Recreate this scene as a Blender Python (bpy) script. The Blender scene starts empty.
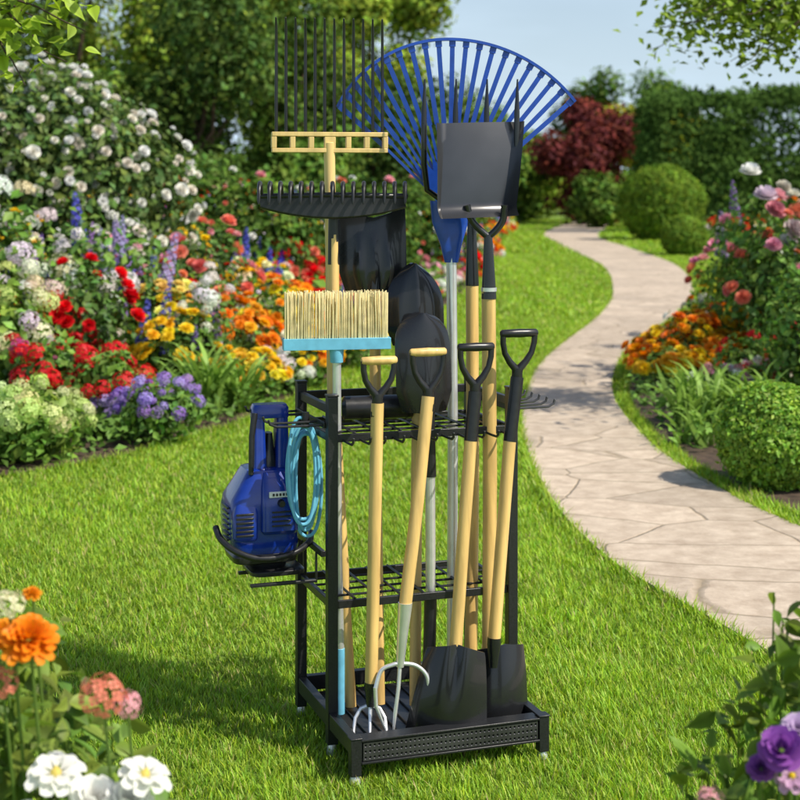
import bpy, math, numpy as np
from mathutils import Vector
rng=np.random.default_rng(11)
U=rng.uniform
scene=bpy.context.scene
GB=1.8
# ---------------------------------------------------------------- materials
def mat(name,col,rough=.5,metal=0.,nscale=30,nvar=.15,bump=.0,stretch=(1,1,1),coat=0.):
    m=bpy.data.materials.new(name);m.use_nodes=True;nt=m.node_tree;N=nt.nodes;Lk=nt.links
    b=N['Principled BSDF']
    tc=N.new('ShaderNodeTexCoord');mp=N.new('ShaderNodeMapping');mp.inputs['Scale'].default_value=stretch
    no=N.new('ShaderNodeTexNoise');no.inputs['Scale'].default_value=nscale;no.inputs['Detail'].default_value=6
    Lk.new(tc.outputs['Object'],mp.inputs[0]);Lk.new(mp.outputs[0],no.inputs['Vector'])
    cr=N.new('ShaderNodeValToRGB')
    cr.color_ramp.elements[0].position=.3;cr.color_ramp.elements[1].position=.7
    cr.color_ramp.elements[0].color=tuple(c*(1-nvar) for c in col)+(1,)
    cr.color_ramp.elements[1].color=tuple(min(1,c*(1+nvar)) for c in col)+(1,)
    Lk.new(no.outputs['Fac'],cr.inputs[0]);Lk.new(cr.outputs[0],b.inputs['Base Color'])
    mr=N.new('ShaderNodeMapRange');mr.inputs['To Min'].default_value=rough*.8;mr.inputs['To Max'].default_value=min(1,rough*1.25)
    Lk.new(no.outputs['Fac'],mr.inputs[0]);Lk.new(mr.outputs[0],b.inputs['Roughness'])
    b.inputs['Metallic'].default_value=metal
    b.inputs['Coat Weight'].default_value=coat
    if bump>0:
        bp=N.new('ShaderNodeBump');bp.inputs['Strength'].default_value=bump;bp.inputs['Distance'].default_value=.004
        Lk.new(no.outputs['Fac'],bp.inputs['Height']);Lk.new(bp.outputs[0],b.inputs['Normal'])
    return m
M_wood=mat('ash_wood',(.74,.49,.17),.42,0,16,.26,.15,(3,3,.3),.25)
M_wood2=mat('pale_wood',(.80,.57,.22),.45,0,14,.22,.15,(3,3,.3),.1)
M_blk=mat('black_powdercoat',(.016,.017,.019),.38,.0,220,.3,.12)
M_steel=mat('black_steel',(.022,.023,.026),.26,.3,5,.25,.03,coat=.3)
M_scoop=mat('scoop_steel',(.085,.085,.088),.30,.75,4,.25,.03,coat=.2)
M_grey=mat('worn_steel',(.07,.07,.075),.38,.5,12,.3,.1)
M_plb=mat('black_plastic',(.018,.018,.020),.3,0,60,.2,.05)
M_sil=mat('silver_metal',(.80,.81,.83),.30,.65,25,.08,.04)
M_blue=mat('blue_plastic',(.012,.07,.44),.32,0,40,.15,.03,coat=.2)
M_blued=mat('deep_blue_plastic',(.007,.035,.30),.22,0,40,.12,.02,coat=.5)
M_lblue=mat('light_blue_plastic',(.16,.50,.70),.4,0,40,.12,.03)
M_straw=mat('bristles',(.82,.70,.38),.7,0,40,.2,.05)
M_white=mat('white_label',(.8,.8,.8),.4,0,80,.1)
M_soil=mat('soil',(.075,.048,.032),.95,0,14,.5,1.0)
def foliage_mat(name,trans=.35,rough=.5,spec=.3,cheap=False):
    m=bpy.data.materials.new(name);m.use_nodes=True;nt=m.node_tree;N=nt.nodes;Lk=nt.links
    b=N['Principled BSDF'];out=N['Material Output']
    a=N.new('ShaderNodeAttribute');a.attribute_name='col'
    if cheap:
        N.remove(b);b=N.new('ShaderNodeBsdfDiffuse');Lk.new(a.outputs['Color'],b.inputs[0])
    else:
        Lk.new(a.outputs['Color'],b.inputs['Base Color'])
        b.inputs['Roughness'].default_value=rough;b.inputs['Specular IOR Level'].default_value=spec
    t=N.new('ShaderNodeBsdfTranslucent')
    hs=N.new('ShaderNodeHueSaturation');hs.inputs['Value'].default_value=1.25;hs.inputs['Saturation'].default_value=1.05
    Lk.new(a.outputs['Color'],hs.inputs['Color']);Lk.new(hs.outputs[0],t.inputs[0])
    mx=N.new('ShaderNodeMixShader');mx.inputs[0].default_value=trans
    Lk.new(b.outputs[0],mx.inputs[1]);Lk.new(t.outputs[0],mx.inputs[2]);Lk.new(mx.outputs[0],out.inputs[0])
    return m
M_fol=foliage_mat('foliage',.3)
M_far=foliage_mat('far_foliage',.22,cheap=True)
M_grass=foliage_mat('grass_blades',.36,.45,.25)
# ---------------------------------------------------------------- foliage builder
def norm(a): return a/np.maximum(np.linalg.norm(a,axis=-1,keepdims=True),1e-9)
def frames(n,spin=None):
    n=norm(n);t=rng.normal(size=n.shape) if spin is None else spin
    x=norm(np.cross(t,n));y=np.cross(n,x)
    return np.stack([x,y,n],axis=2)
def rvec(N): return norm(rng.normal(size=(N,3)))
class Fol:
    def __init__(s): s.V=[];s.F=[];s.C=[];s.n=0
    def stamp(s,T,P,R,S,C,C2=None):
        tv,tf,w,sh=T;N=len(P)
        if N==0: return
        S=np.asarray(S,float)
        if S.ndim==0: S=np.full(N,float(S))
        if S.ndim==1: S=np.repeat(S[:,None],3,1)
        v=np.einsum('nij,nvj->nvi',R,tv[None]*S[:,None,:])+np.asarray(P)[:,None,:]
        C=np.broadcast_to(np.asarray(C,float),(N,3))
        C2=C if C2 is None else np.broadcast_to(np.asarray(C2,float),(N,3))
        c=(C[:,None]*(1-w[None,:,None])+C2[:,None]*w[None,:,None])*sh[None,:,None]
        f=tf[None]+(np.arange(N)*len(tv))[:,None,None]+s.n
        s.V.append(v.reshape(-1,3));s.F.append(f.reshape(-1,3));s.C.append(c.reshape(-1,3));s.n+=N*len(tv)
    def tube(s,pts,r0,r1,col,seg=5):
        pts=np.array(pts,float);n=len(pts);V=[];F=[]
        for i in range(n):
            d=pts[min(i+1,n-1)]-pts[max(i-1,0)];d/=np.linalg.norm(d)+1e-9
            a=np.cross(d,[.31,.95,.1]);a/=np.linalg.norm(a);b=np.cross(d,a);r=r0+(r1-r0)*i/(n-1)
            for k in range(seg):
                an=2*math.pi*k/seg;V.append(pts[i]+r*(a*math.cos(an)+b*math.sin(an)))
        for i in range(n-1):
            for k in range(seg):
                A=i*seg+k;Bq=i*seg+(k+1)%seg;F+=[(A,Bq,A+seg),(Bq,Bq+seg,A+seg)]
        s.V.append(np.array(V));s.F.append(np.array(F)+s.n);s.C.append(np.tile(np.array(col,float),(len(V),1)));s.n+=len(V)
    def obj(s,name,m=None):
        V=np.concatenate(s.V);F=np.concatenate(s.F).astype(np.int32);C=np.clip(np.concatenate(s.C),0,.92)
        if m is None: m=M_far if V[:,1].mean()>12.5 else M_fol
        me=bpy.data.meshes.new(name);me.vertices.add(len(V));me.loops.add(F.size);me.polygons.add(len(F))
        me.vertices.foreach_set('co',V.astype(np.float32).ravel());me.loops.foreach_set('vertex_index',F.ravel())
        me.polygons.foreach_set('loop_start',np.arange(0,F.size,3,dtype=np.int32))
        at=me.attributes.new('col','FLOAT_COLOR','POINT')
        at.data.foreach_set('color',np.concatenate([C,np.ones((len(C),1))],1).astype(np.float32).ravel())
        me.update(calc_edges=True);me.materials.append(m)
        o=bpy.data.objects.new(name,me);scene.collection.objects.link(o);return o
def T(v,f,w=None,sh=None):
    v=np.array(v,float);return (v,np.array(f,int),np.zeros(len(v)) if w is None else np.array(w,float),np.ones(len(v)) if sh is None else np.array(sh,float))
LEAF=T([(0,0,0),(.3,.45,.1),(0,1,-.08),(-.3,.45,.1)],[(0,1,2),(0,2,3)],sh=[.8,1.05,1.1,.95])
def bigleaf():
    v=[];f=[];sh=[]
    W=[.02,.20,.27,.26,.22,.14,.06,0]
    for i,w in enumerate(W):
        t=i/7;z=-.25*t*t
        v+=[(-w,t,z+w*.3),(0,t,z),(w,t,z+w*.3)];sh+=[1,.72,1.08]
    for i in range(7):
        a=i*3;f+=[(a,a+1,a+3),(a+1,a+4,a+3),(a+1,a+2,a+4),(a+2,a+5,a+4)]
    return T(v,f,sh=sh)
BLEAF=bigleaf()
def comb(parts):
    V=[];F=[];W=[];S=[];n=0
    for v,f,w,s in parts: V.append(v);F.append(f+n);W.append(w);S.append(s);n+=len(v)
    return (np.concatenate(V),np.concatenate(F),np.concatenate(W),np.concatenate(S))
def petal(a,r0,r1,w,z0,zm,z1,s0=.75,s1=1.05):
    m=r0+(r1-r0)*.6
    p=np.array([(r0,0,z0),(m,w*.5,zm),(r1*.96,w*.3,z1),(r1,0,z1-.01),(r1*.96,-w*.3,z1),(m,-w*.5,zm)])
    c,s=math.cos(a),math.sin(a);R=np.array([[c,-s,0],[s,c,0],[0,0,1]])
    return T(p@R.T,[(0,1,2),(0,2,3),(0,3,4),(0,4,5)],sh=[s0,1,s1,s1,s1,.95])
def dome(r,h,n=8):
    v=[(0,0,h)]+[(r*math.cos(2*math.pi*i/n),r*math.sin(2*math.pi*i/n),0.02) for i in range(n)]
    return T(v,[(0,i+1,(i+1)%n+1) for i in range(n)],w=[1]*(n+1),sh=[1.1]+[.8]*n)
pt=[]
for i in range(9): pt.append(petal(2*math.pi*i/9+.1*(i%2),.08,.5-.03*(i%3),.3,.02,.08+.03*(i%3),-.02+.04*(i%2)))
for i in range(7): pt.append(petal(2*math.pi*i/7+.3,.06,.36,.24,.05,.15,.12+.04*(i%2)))
DAISY=comb(pt+[dome(.11,.2)])
pp=[]
for (n,r1,w,z1,o) in [(9,.5,.32,.06,0),(8,.42,.3,.16,.3),(7,.31,.26,.25,.1),(5,.2,.2,.3,.5)]:
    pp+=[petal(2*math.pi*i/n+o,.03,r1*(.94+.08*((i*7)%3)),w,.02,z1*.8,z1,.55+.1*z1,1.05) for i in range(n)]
DOUBLE=comb(pp)
pp=[]
for (n,r1,w,z1,o) in [(14,.5,.2,.0,0),(13,.45,.19,.1,.3),(12,.38,.18,.2,.1),(9,.28,.16,.27,.5),(7,.18,.13,.31,.2),(4,.09,.1,.33,.2)]:
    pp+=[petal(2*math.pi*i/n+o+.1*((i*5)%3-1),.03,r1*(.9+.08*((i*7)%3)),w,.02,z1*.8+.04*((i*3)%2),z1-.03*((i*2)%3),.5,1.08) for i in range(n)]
ZINNIA=comb(pp)
pp=[]
for (n,r1,w,z1,o) in [(6,.5,.5,.12,0),(6,.42,.44,.3,.5),(5,.3,.36,.42,.2),(4,.18,.26,.46,.7)]:
    pp+=[petal(2*math.pi*i/n+o,.04,r1,w,.02,z1*.6,z1,.5,1.08) for i in range(n)]
ROSE=comb(pp)
def rot_to(n):
    n=n/np.linalg.norm(n);t=np.array([.3,.9,.2]);x=np.cross(t,n);x/=np.linalg.norm(x);return np.stack([x,np.cross(n,x),n],1)
def floret(pos,n,s,k=4):
    R=rot_to(np.array(n,float));ps=[]
    for i in range(k):
        v,f,w,sh=petal(2*math.pi*i/k,.02,.5,.5,0,.06,.02);v=v[[0,1,3,5]];sh=sh[[0,1,3,5]]*(.9+.2*((i*3)%2))
        ps.append((v@R.T*s+np.array(pos),np.array([(0,1,2),(0,2,3)]),w[:4],sh))
    return comb(ps)
fl=[]
for i in range(26):
    z=1-i/25*1.15;r=math.sqrt(max(0,1-z*z));a=i*2.39996
    n=np.array([r*math.cos(a),r*math.sin(a),z]);fl.append(floret(n*.38*np.array([1.15,1.15,.9])*(.9+.2*((i*7)%3)/2),n+.25*np.array([math.sin(i*5),math.cos(i*3),0]),.26))
CLUSTER=comb(fl)
fl=[]
for i in range(46):
    t=i/45;a=i*2.39996;rr=.13*(1-t)**.7+.02
    n=np.array([math.cos(a),math.sin(a),.35]);fl.append(floret((n[0]*rr,n[1]*rr,t),n,.17*(1-.6*t),4))
SPIKE=comb(fl)
def strap():
    v=[];f=[];sh=[]
    for i in range(7):
        t=i/6;w=.035*(1-t**2.2)+.002;v+=[(-w,t*t*.45,t*(1-.35*t*t)),(w,t*t*.45,t*(1-.35*t*t))];sh+=[.7+.4*t]*2
    for i in range(6): a=2*i;f+=[(a,a+1,a+3),(a,a+3,a+2)]
    return T(v,f,sh=sh)
STRAP=strap()
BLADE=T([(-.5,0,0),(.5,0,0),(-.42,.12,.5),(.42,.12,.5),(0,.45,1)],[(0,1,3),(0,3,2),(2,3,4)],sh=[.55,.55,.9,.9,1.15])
FLT=dict(daisy=DAISY,double=DOUBLE,rose=ROSE,cluster=CLUSTER,spike=SPIKE,zinnia=ZINNIA)
def lf(P,s):
    return (np.sin(P[:,0]*s+1.3)*np.cos(P[:,1]*s*1.3+.7)+np.sin(P[:,2]*s*1.7+P[:,0]*s*.6)+np.sin((P[:,0]+P[:,1]-P[:,2])*s*2.3))/3
def lobe_leaves(fo,c,r,n,size,col,spread=.16,jit=.8,fill=.25,var=.3,ns=3.,temp=LEAF,rough=.12,zmin=None):
    c=np.array(c,float);r=np.array(r,float)
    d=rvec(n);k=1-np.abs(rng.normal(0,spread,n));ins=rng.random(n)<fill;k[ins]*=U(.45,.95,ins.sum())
    bump=1+rough*lf(d*1.0+c*.37,4.5)+rough*.7*lf(d+c,11)
    P=c+d*r*(k*bump)[:,None]
    if zmin is not None:
        q=P[:,2]>zmin;P=P[q];d=d[q];k=k[q];ins=ins[q];n=len(P)
    nn=norm(d/r)+rng.normal(0,jit*.5,(n,3))+np.array([0,0,.25])
    C=GB*np.array(col)[None]*(1+var*lf(P,ns/np.mean(r)))[:,None]*U(.65,1.35,(n,1))
    C=C*np.stack([U(.8,1.25,n),np.ones(n),U(.7,1.3,n)],1)
    C[k<.75]*=.55  # inner leaves darkened: interior shade put into the leaf colour
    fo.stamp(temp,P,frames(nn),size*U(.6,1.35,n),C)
def limb(fo,a,b,r0,r1,col=(.12,.085,.06)):
    a=np.array(a,float);b=np.array(b,float);L=np.linalg.norm(b-a)
    pts=[a+(b-a)*t+rng.normal(0,.035*L,3)*math.sin(t*math.pi) for t in np.linspace(0,1,6)]
    fo.tube(pts,r0,r1,col,7)
def tree(name,base,lobes,nleaf,size,col,tr=.15,var=.35,fill=.3,spread=.2,rough=.25):
    fo=Fol();base=np.array(base,float);cz=np.mean([l[0][2] for l in lobes])
    cen=np.mean([l[0] for l in lobes],axis=0)
    top=base+(np.array([cen[0],cen[1],cz])-base)*.55
    limb(fo,base,top,tr,tr*.6)
    for l in lobes: limb(fo,top-(top-base)*U(0,.4),l[0],tr*.45,tr*.1)
    ar=np.array([np.mean(l[1])**2 for l in lobes]);ar=ar/ar.sum()
    for l,a in zip(lobes,ar):
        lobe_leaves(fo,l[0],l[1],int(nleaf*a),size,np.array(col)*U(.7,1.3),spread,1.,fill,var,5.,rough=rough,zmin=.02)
    return fo.obj(name)
# ---------------------------------------------------------------- polygons
def catmull(P,n=8):
    P=np.array(P,float);out=[]
    for i in range(len(P)-1):
        p0=P[max(i-1,0)];p1=P[i];p2=P[i+1];p3=P[min(i+2,len(P)-1)]
        for t in np.linspace(0,1,n,endpoint=False):
            out.append(.5*((2*p1)+(-p0+p2)*t+(2*p0-5*p1+4*p2-p3)*t*t+(-p0+3*p1-3*p2+p3)*t**3))
    out.append(P[-1]);return np.array(out)
PL=catmull([(1.6,2.6),(1.38,3.5),(1.22,4.39),(1.12,4.73),(1.0,5.15),(.81,5.85),(.70,7.02),(.72,8.7),(.863,10.36),(1.24,12.8),(2.32,17.4),(3.09,21.75),(3.87,29),(4.22,39.5),(4.89,50.6),(7.9,68)])
PR=catmull([(3.2,2.8),(2.7,3.7),(2.2,4.9),(1.95,5.55),(1.78,6.1),(1.67,6.5),(1.55,7.1),(1.42,8.6),(1.54,10.9),(2.15,14),(3.2,17.4),(4.25,21.75),(5.3,29),(5.7,37.5),(6.25,47.3),(9.6,66)])
EL=catmull([(-9,5.0),(-4.5,6.4),(-3.0,6.95),(-2.01,7.55),(-1.48,8.2),(-1.18,8.88),(-.9,9.67),(-.47,11.8),(0,15),(1.07,22.9),(2.9,43.5),(6,72)])
ER=catmull([(4.2,3.0),(3.2,3.9),(2.5,4.95),(2.1,5.75),(1.88,6.3),(1.68,7.05),(1.55,7.9),(1.51,9.2),(1.66,10.9),(2.30,13.9),(3.4,16.5),(4.6,19.8),(6.1,27),(7.1,33.5),(8.4,44),(9.3,50)])
LB=np.concatenate([EL,[(-35,72),(-35,5)]]);RB=np.concatenate([ER,[(35,50),(35,3)]])
PP=np.concatenate([PL,PR[::-1]])
def inpoly(x,y,poly):
    r=np.zeros(len(x),bool);n=len(poly);j=n-1
    for i in range(n):
        xi,yi=poly[i];xj,yj=poly[j]
        c=((yi>y)!=(yj>y))&(x<(xj-xi)*(y-yi)/(yj-yi+1e-12)+xi);r^=c;j=i
    return r
def simple(name,V,F,m):
    me=bpy.data.meshes.new(name);me.from_pydata([tuple(map(float,v)) for v in V],[],F);me.update();me.materials.append(m)
    o=bpy.data.objects.new(name,me);scene.collection.objects.link(o);return o
def groundmat():
    m=bpy.data.materials.new('lawn_turf');m.use_nodes=True;nt=m.node_tree;N=nt.nodes;Lk=nt.links;b=N['Principled BSDF']
    tc=N.new('ShaderNodeTexCoord');n1=N.new('ShaderNodeTexNoise');n1.inputs['Scale'].default_value=40;n1.inputs['Detail'].default_value=8
    Lk.new(tc.outputs['Object'],n1.inputs['Vector'])
    c1=N.new('ShaderNodeValToRGB');c1.color_ramp.elements[0].position=.35;c1.color_ramp.elements[1].position=.7
    c1.color_ramp.elements[0].color=(.10,.17,.016,1);c1.color_ramp.elements[1].color=(.27,.42,.04,1)
    Lk.new(n1.outputs['Fac'],c1.inputs[0]);Lk.new(c1.outputs[0],b.inputs['Base Color']);b.inputs['Roughness'].default_value=.9
    bp=N.new('ShaderNodeBump');bp.inputs['Strength'].default_value=.6;bp.inputs['Distance'].default_value=.02
    Lk.new(n1.outputs['Fac'],bp.inputs['Height']);Lk.new(bp.outputs[0],b.inputs['Normal']);return m
simple('lawn',[(-300,-20,0),(300,-20,0),(300,600,0),(-300,600,0)],[(0,1,2,3)],groundmat())
for nm,pl in(('flower_bed_soil',LB),('flower_bed_soil',RB)):
    simple(nm,[(x,y,.012) for x,y in pl],[tuple(range(len(pl)))],M_soil)
def pathmat():
    m=bpy.data.materials.new('flagstone');m.use_nodes=True;nt=m.node_tree;N=nt.nodes;Lk=nt.links;b=N['Principled BSDF']
    tc=N.new('ShaderNodeTexCoord')
    nd=N.new('ShaderNodeTexNoise');nd.inputs['Scale'].default_value=2.2;nd.inputs['Detail'].default_value=5;Lk.new(tc.outputs['Object'],nd.inputs['Vector'])
    ad=N.new('ShaderNodeMixRGB');ad.blend_type='LINEAR_LIGHT';ad.inputs[0].default_value=.045
    mp=N.new('ShaderNodeMapping');mp.inputs['Rotation'].default_value=(0,0,.2);mp.inputs['Scale'].default_value=(.9,1.2,1);Lk.new(tc.outputs['Object'],mp.inputs[0])
    Lk.new(mp.outputs[0],ad.inputs[1]);Lk.new(nd.outputs['Color'],ad.inputs[2])
    v=N.new('ShaderNodeTexVoronoi');v.feature='DISTANCE_TO_EDGE';v.inputs['Scale'].default_value=1.9;v.inputs['Randomness'].default_value=.7;Lk.new(ad.outputs[0],v.inputs['Vector'])
    vc=N.new('ShaderNodeTexVoronoi');vc.inputs['Scale'].default_value=1.9;vc.inputs['Randomness'].default_value=.7;Lk.new(ad.outputs[0],vc.inputs['Vector'])
    r=N.new('ShaderNodeValToRGB');r.color_ramp.elements[0].position=.001;r.color_ramp.elements[1].position=.016
    Lk.new(v.outputs['Distance'],r.inputs[0])
    n=N.new('ShaderNodeTexNoise');n.inputs['Scale'].default_value=11;n.inputs['Detail'].default_value=12;n.inputs['Roughness'].default_value=.7;Lk.new(tc.outputs['Object'],n.inputs['Vector'])
    nb=N.new('ShaderNodeTexNoise');nb.inputs['Scale'].default_value=1.1;nb.inputs['Detail'].default_value=4;Lk.new(tc.outputs['Object'],nb.inputs['Vector'])
    c=N.new('ShaderNodeValToRGB');c.color_ramp.elements[0].position=.3;c.color_ramp.elements[1].position=.7
    c.color_ramp.elements[0].color=(.40,.31,.23,1);c.color_ramp.elements[1].color=(.68,.57,.45,1);Lk.new(n.outputs['Fac'],c.inputs[0])
    hs=N.new('ShaderNodeHueSaturation');sp=N.new('ShaderNodeSeparateColor');Lk.new(vc.outputs['Color'],sp.inputs[0])
    am=N.new('ShaderNodeMath');am.operation='ADD';Lk.new(sp.outputs[0],am.inputs[0]);Lk.new(nb.outputs['Fac'],am.inputs[1])
    mr=N.new('ShaderNodeMapRange');mr.inputs['From Max'].default_value=2;mr.inputs['To Min'].default_value=.72;mr.inputs['To Max'].default_value=1.22;Lk.new(am.outputs[0],mr.inputs[0]);Lk.new(mr.outputs[0],hs.inputs['Value']);Lk.new(c.outputs[0],hs.inputs['Color'])
    mx=N.new('ShaderNodeMixRGB');mx.inputs[1].default_value=(.33,.26,.18,1);Lk.new(r.outputs[0],mx.inputs[0]);Lk.new(hs.outputs[0],mx.inputs[2]);Lk.new(mx.outputs[0],b.inputs['Base Color'])
    b.inputs['Roughness'].default_value=.8
    h=N.new('ShaderNodeMath');h.operation='MULTIPLY_ADD';h.inputs[1].default_value=.7;Lk.new(n.outputs['Fac'],h.inputs[0]);Lk.new(r.outputs[0],h.inputs[2])
    bp=N.new('ShaderNodeBump');bp.inputs['Strength'].default_value=.6;bp.inputs['Distance'].default_value=.012;Lk.new(h.outputs[0],bp.inputs['Height']);Lk.new(bp.outputs[0],b.inputs['Normal'])
    return m
V=[];F=[];n=len(PL)
for i in range(n):
    a,b=PL[i],PR[i]
    V+=[(a[0],a[1],-.01),(a[0],a[1],.022),(b[0],b[1],.022),(b[0],b[1],-.01)]
for i in range(n-1):
    for k in range(3): A=i*4+k;F.append((A,A+1,A+5,A+4))
simple('garden_path',V,F,pathmat())
# ---------------------------------------------------------------- grass
gf=Fol()
def put(x,y,h,w):
    n=len(x);P=np.stack([x,y,np.zeros(n)],1)
    nz=lf(P,1.7)*.5+lf(P,6.)*.5;cl=lf(P,23.)
    yaw=U(0,6.283,n);c,s=np.cos(yaw),np.sin(yaw);o=np.zeros(n)
    R=np.stack([np.stack([c,-s,o],1),np.stack([s,c,o],1),np.stack([o,o,o+1],1)],1)
    hh=h*U(.45,1.25,n)*(1+.25*nz+.25*cl)
    S=np.stack([w*U(.7,1.3,n),hh*U(.5,2.2,n),hh],1)
    C=np.array([.39,.57,.05])[None]*(1+.24*nz+.16*cl)[:,None]*U(.6,1.25,(n,1))*np.stack([U(.75,1.2,n),np.ones(n),U(.6,1.5,n)],1)  # nz varies the tone and also paints sunlit and shaded patches into the colour
    dry=rng.random(n)<.05;C[dry]=np.array([.6,.52,.2])
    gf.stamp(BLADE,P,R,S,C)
def sow(y0,y1,dens,h,w,margin=.35):
    xr=y1*.27+margin+.6;area=2*xr*(y1-y0);n=int(area*dens)
    x=U(-xr,xr,n);y=U(y0,y1,n)
    q=(np.abs(x)<y*.272+margin)&~inpoly(x,y,LB)&~inpoly(x,y,RB)&~inpoly(x,y,PP)
    put(x[q],y[q],h,w)
sow(2.9,4.6,23000,.029,.0034);sow(4.6,6.5,13000,.031,.0042);sow(6.5,10,6000,.033,.006);sow(10,17,2300,.038,.011);sow(17,34,600,.05,.022);sow(34,72,110,.08,.05,1.)
# ragged tufts along the path and bed edges
for ed,off,y1 in((PL,-.012,20),(PR,.012,9),(ER,-.02,14),(EL,.02,14)):
    q=(ed[:,1]>3.4)&(ed[:,1]<y1);e=ed[q]
    for i in range(len(e)-1):
        k=int(np.linalg.norm(e[i+1]-e[i])*420);t=U(0,1,(k,1));p=e[i]+(e[i+1]-e[i])*t
        put(p[:,0]+off+rng.normal(0,.014,k),p[:,1],.05,.005)
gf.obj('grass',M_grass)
# ---------------------------------------------------------------- flowers
RED=(.78,.012,.02);YEL=(.92,.60,.02);ORG=(.92,.28,.012);WHT=(.90,.90,.84);PNK=(.90,.40,.46);COR=(.90,.27,.18);PUR=(.42,.27,.74);BLU=(.12,.12,.68);LIM=(.66,.78,.26);CRM=(.90,.86,.56);MAG=(.62,.06,.26)
G1=(.095,.18,.03);G2=(.065,.13,.025);G3=(.14,.23,.04)
def plant(name,x,y,r,h,kind,cols,nfl,fs,g=G1,nl=500,ls=.055,c2=(.6,.36,.05),ztop=1.0,temp=LEAF,ryx=1.):
    fo=Fol()
    c=(x,y,h*.48);rr=(r,r*ryx,h*.52)
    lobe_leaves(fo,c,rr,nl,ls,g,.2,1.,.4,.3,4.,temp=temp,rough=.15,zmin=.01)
    for i in range(6):
        a=U(0,6.28);fo.tube([(x,y,0),(x+r*.4*math.cos(a),y+r*.4*math.sin(a),h*.8)],.006,.003,np.array(g),4)
    d=rvec(nfl*3);d=d[d[:,2]>-.15][:nfl];d[:,2]=np.abs(d[:,2])*.9+.1;d=norm(d);m=len(d)
    if m:
        P=np.array(c)+d*np.array(rr)*U(.9,1.18,(m,1))*ztop
        ci=rng.integers(0,len(cols),m);C=np.array(cols)[ci]*U(.8,1.1,(m,1))*np.stack([np.ones(m),U(.8,1.2,m),U(.8,1.2,m)],1)
        s=fs*U(.6,1.25,m)
        if kind=='spike':
            P=P-np.array([0,0,fs*.35]);nn=np.array([0,0,1.])+rng.normal(0,.09,(m,3));fo.stamp(SPIKE,P,frames(nn),s,C)
            for p in P: fo.tube([(x+(p[0]-x)*.5,y+(p[1]-y)*.5,h*.3),p+np.array([0,0,fs*.5])],.006,.004,G2,4)
        else:
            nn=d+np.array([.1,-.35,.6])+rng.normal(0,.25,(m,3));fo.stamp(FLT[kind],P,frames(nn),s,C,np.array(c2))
    return fo.obj(name)
plant('lime_hydrangea',-1.98,8.0,.29,.40,'cluster',[LIM,(.72,.78,.36),(.55,.7,.2)],38,.13,G3,900,.07)
plant('lime_hydrangea',-2.5,7.8,.25,.36,'cluster',[LIM,CRM],24,.12,G3,600,.07)
plant('purple_phlox',-1.36,8.55,.25,.38,'cluster',[PUR,(.48,.34,.78),(.34,.22,.66)],56,.075,G1,750,.05)
plant('purple_phlox',-1.6,8.75,.2,.3,'cluster',[PUR,(.5,.36,.8)],28,.07,G1,450,.05)
plant('red_geranium',-2.05,8.95,.24,.60,'cluster',[RED],14,.16,G1,700,.07)
plant('red_geranium',-1.72,8.85,.22,.52,'cluster',[RED,(.8,.02,.03)],14,.15,G1,600,.07)
plant('red_geranium',-2.32,9.1,.2,.55,'cluster',[MAG,RED],8,.13,G1,500,.07)
for (x,y,h,k) in [(-1.25,9.5,.62,70),(-1.05,9.75,.5,50),(-1.5,9.3,.5,50),(-2.6,9.3,.5,30)]:
    fo=Fol();P=np.tile([x,y,0.],(k,1))+rng.normal(0,.05,(k,3))*[1,1,0];nn=np.tile([0,0,1.],(k,1))+rng.normal(0,.16,(k,3))
    fo.stamp(STRAP,P,frames(nn),h*U(.6,1.2,k),GB*np.array(G3)*U(.8,1.3,(k,1)));fo.obj('iris_leaves')
plant('yellow_marigold',-1.02,10.1,.26,.36,'double',[YEL,(.95,.7,.05)],52,.09,G1,500,.05)
plant('orange_marigold',-.72,10.9,.28,.38,'double',[ORG,YEL],54,.09,G1,500,.05)
plant('yellow_marigold',-.45,12.2,.3,.38,'double',[YEL,CRM],54,.095,G1,450,.055)
plant('orange_marigold',-1.25,10.9,.34,.66,'double',[ORG,(.92,.42,.02)],66,.105,G1,550,.06)
plant('yellow_marigold',-1.5,10.2,.3,.62,'double',[YEL],54,.095,G1,500,.06)
plant('orange_marigold',-.95,11.8,.34,.72,'double',[ORG,YEL],60,.105,G1,550,.06)
plant('yellow_marigold',-1.75,10.9,.3,.78,'double',[YEL,(.95,.75,.2)],46,.10,G1,550,.06)
plant('white_phlox',-1.35,10.4,.2,.86,'cluster',[WHT],18,.12,G1,450,.06)
plant('cream_hydrangea',-2.45,9.5,.3,.92,'cluster',[CRM,WHT,LIM],30,.16,G3,900,.08)
plant('white_hydrangea',-2.75,10.4,.4,1.38,'cluster',[WHT,CRM],24,.2,G1,1200,.09)
plant('white_hydrangea',-2.2,10.6,.3,1.25,'cluster',[WHT],9,.17,G1,800,.08)
plant('red_rose_bush',-2.1,10.1,.3,.98,'rose',[RED],16,.11,G2,900,.065)
plant('delphinium',-2.45,10.7,.3,1.28,'spike',[BLU,PUR],9,.34,G1,500,.07)
plant('delphinium',-1.95,11.0,.3,1.2,'spike',[PUR,(.5,.45,.75)],9,.32,G1,500,.07)
plant('coral_rose_bush',-1.6,12.3,.45,1.15,'rose',[COR,PNK],24,.12,G2,1100,.07)
plant('red_rose_bush',-1.85,11.4,.3,.95,'rose',[RED,COR],24,.1,G2,800,.065)
kinds=[('orange_marigold','double',[ORG,YEL]),('yellow_marigold','double',[YEL]),('yellow_marigold','double',[YEL,CRM]),('pink_phlox','cluster',[PNK,WHT]),('white_phlox','cluster',[WHT]),('red_geranium','cluster',[RED]),('coral_rose_bush','rose',[COR,PNK]),('salvia','spike',[PUR,BLU]),('red_rose_bush','rose',[RED,COR]),('orange_marigold','double',[ORG,RED])]
ely=EL[:,1];elx=EL[:,0]
Y=9.4
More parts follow.
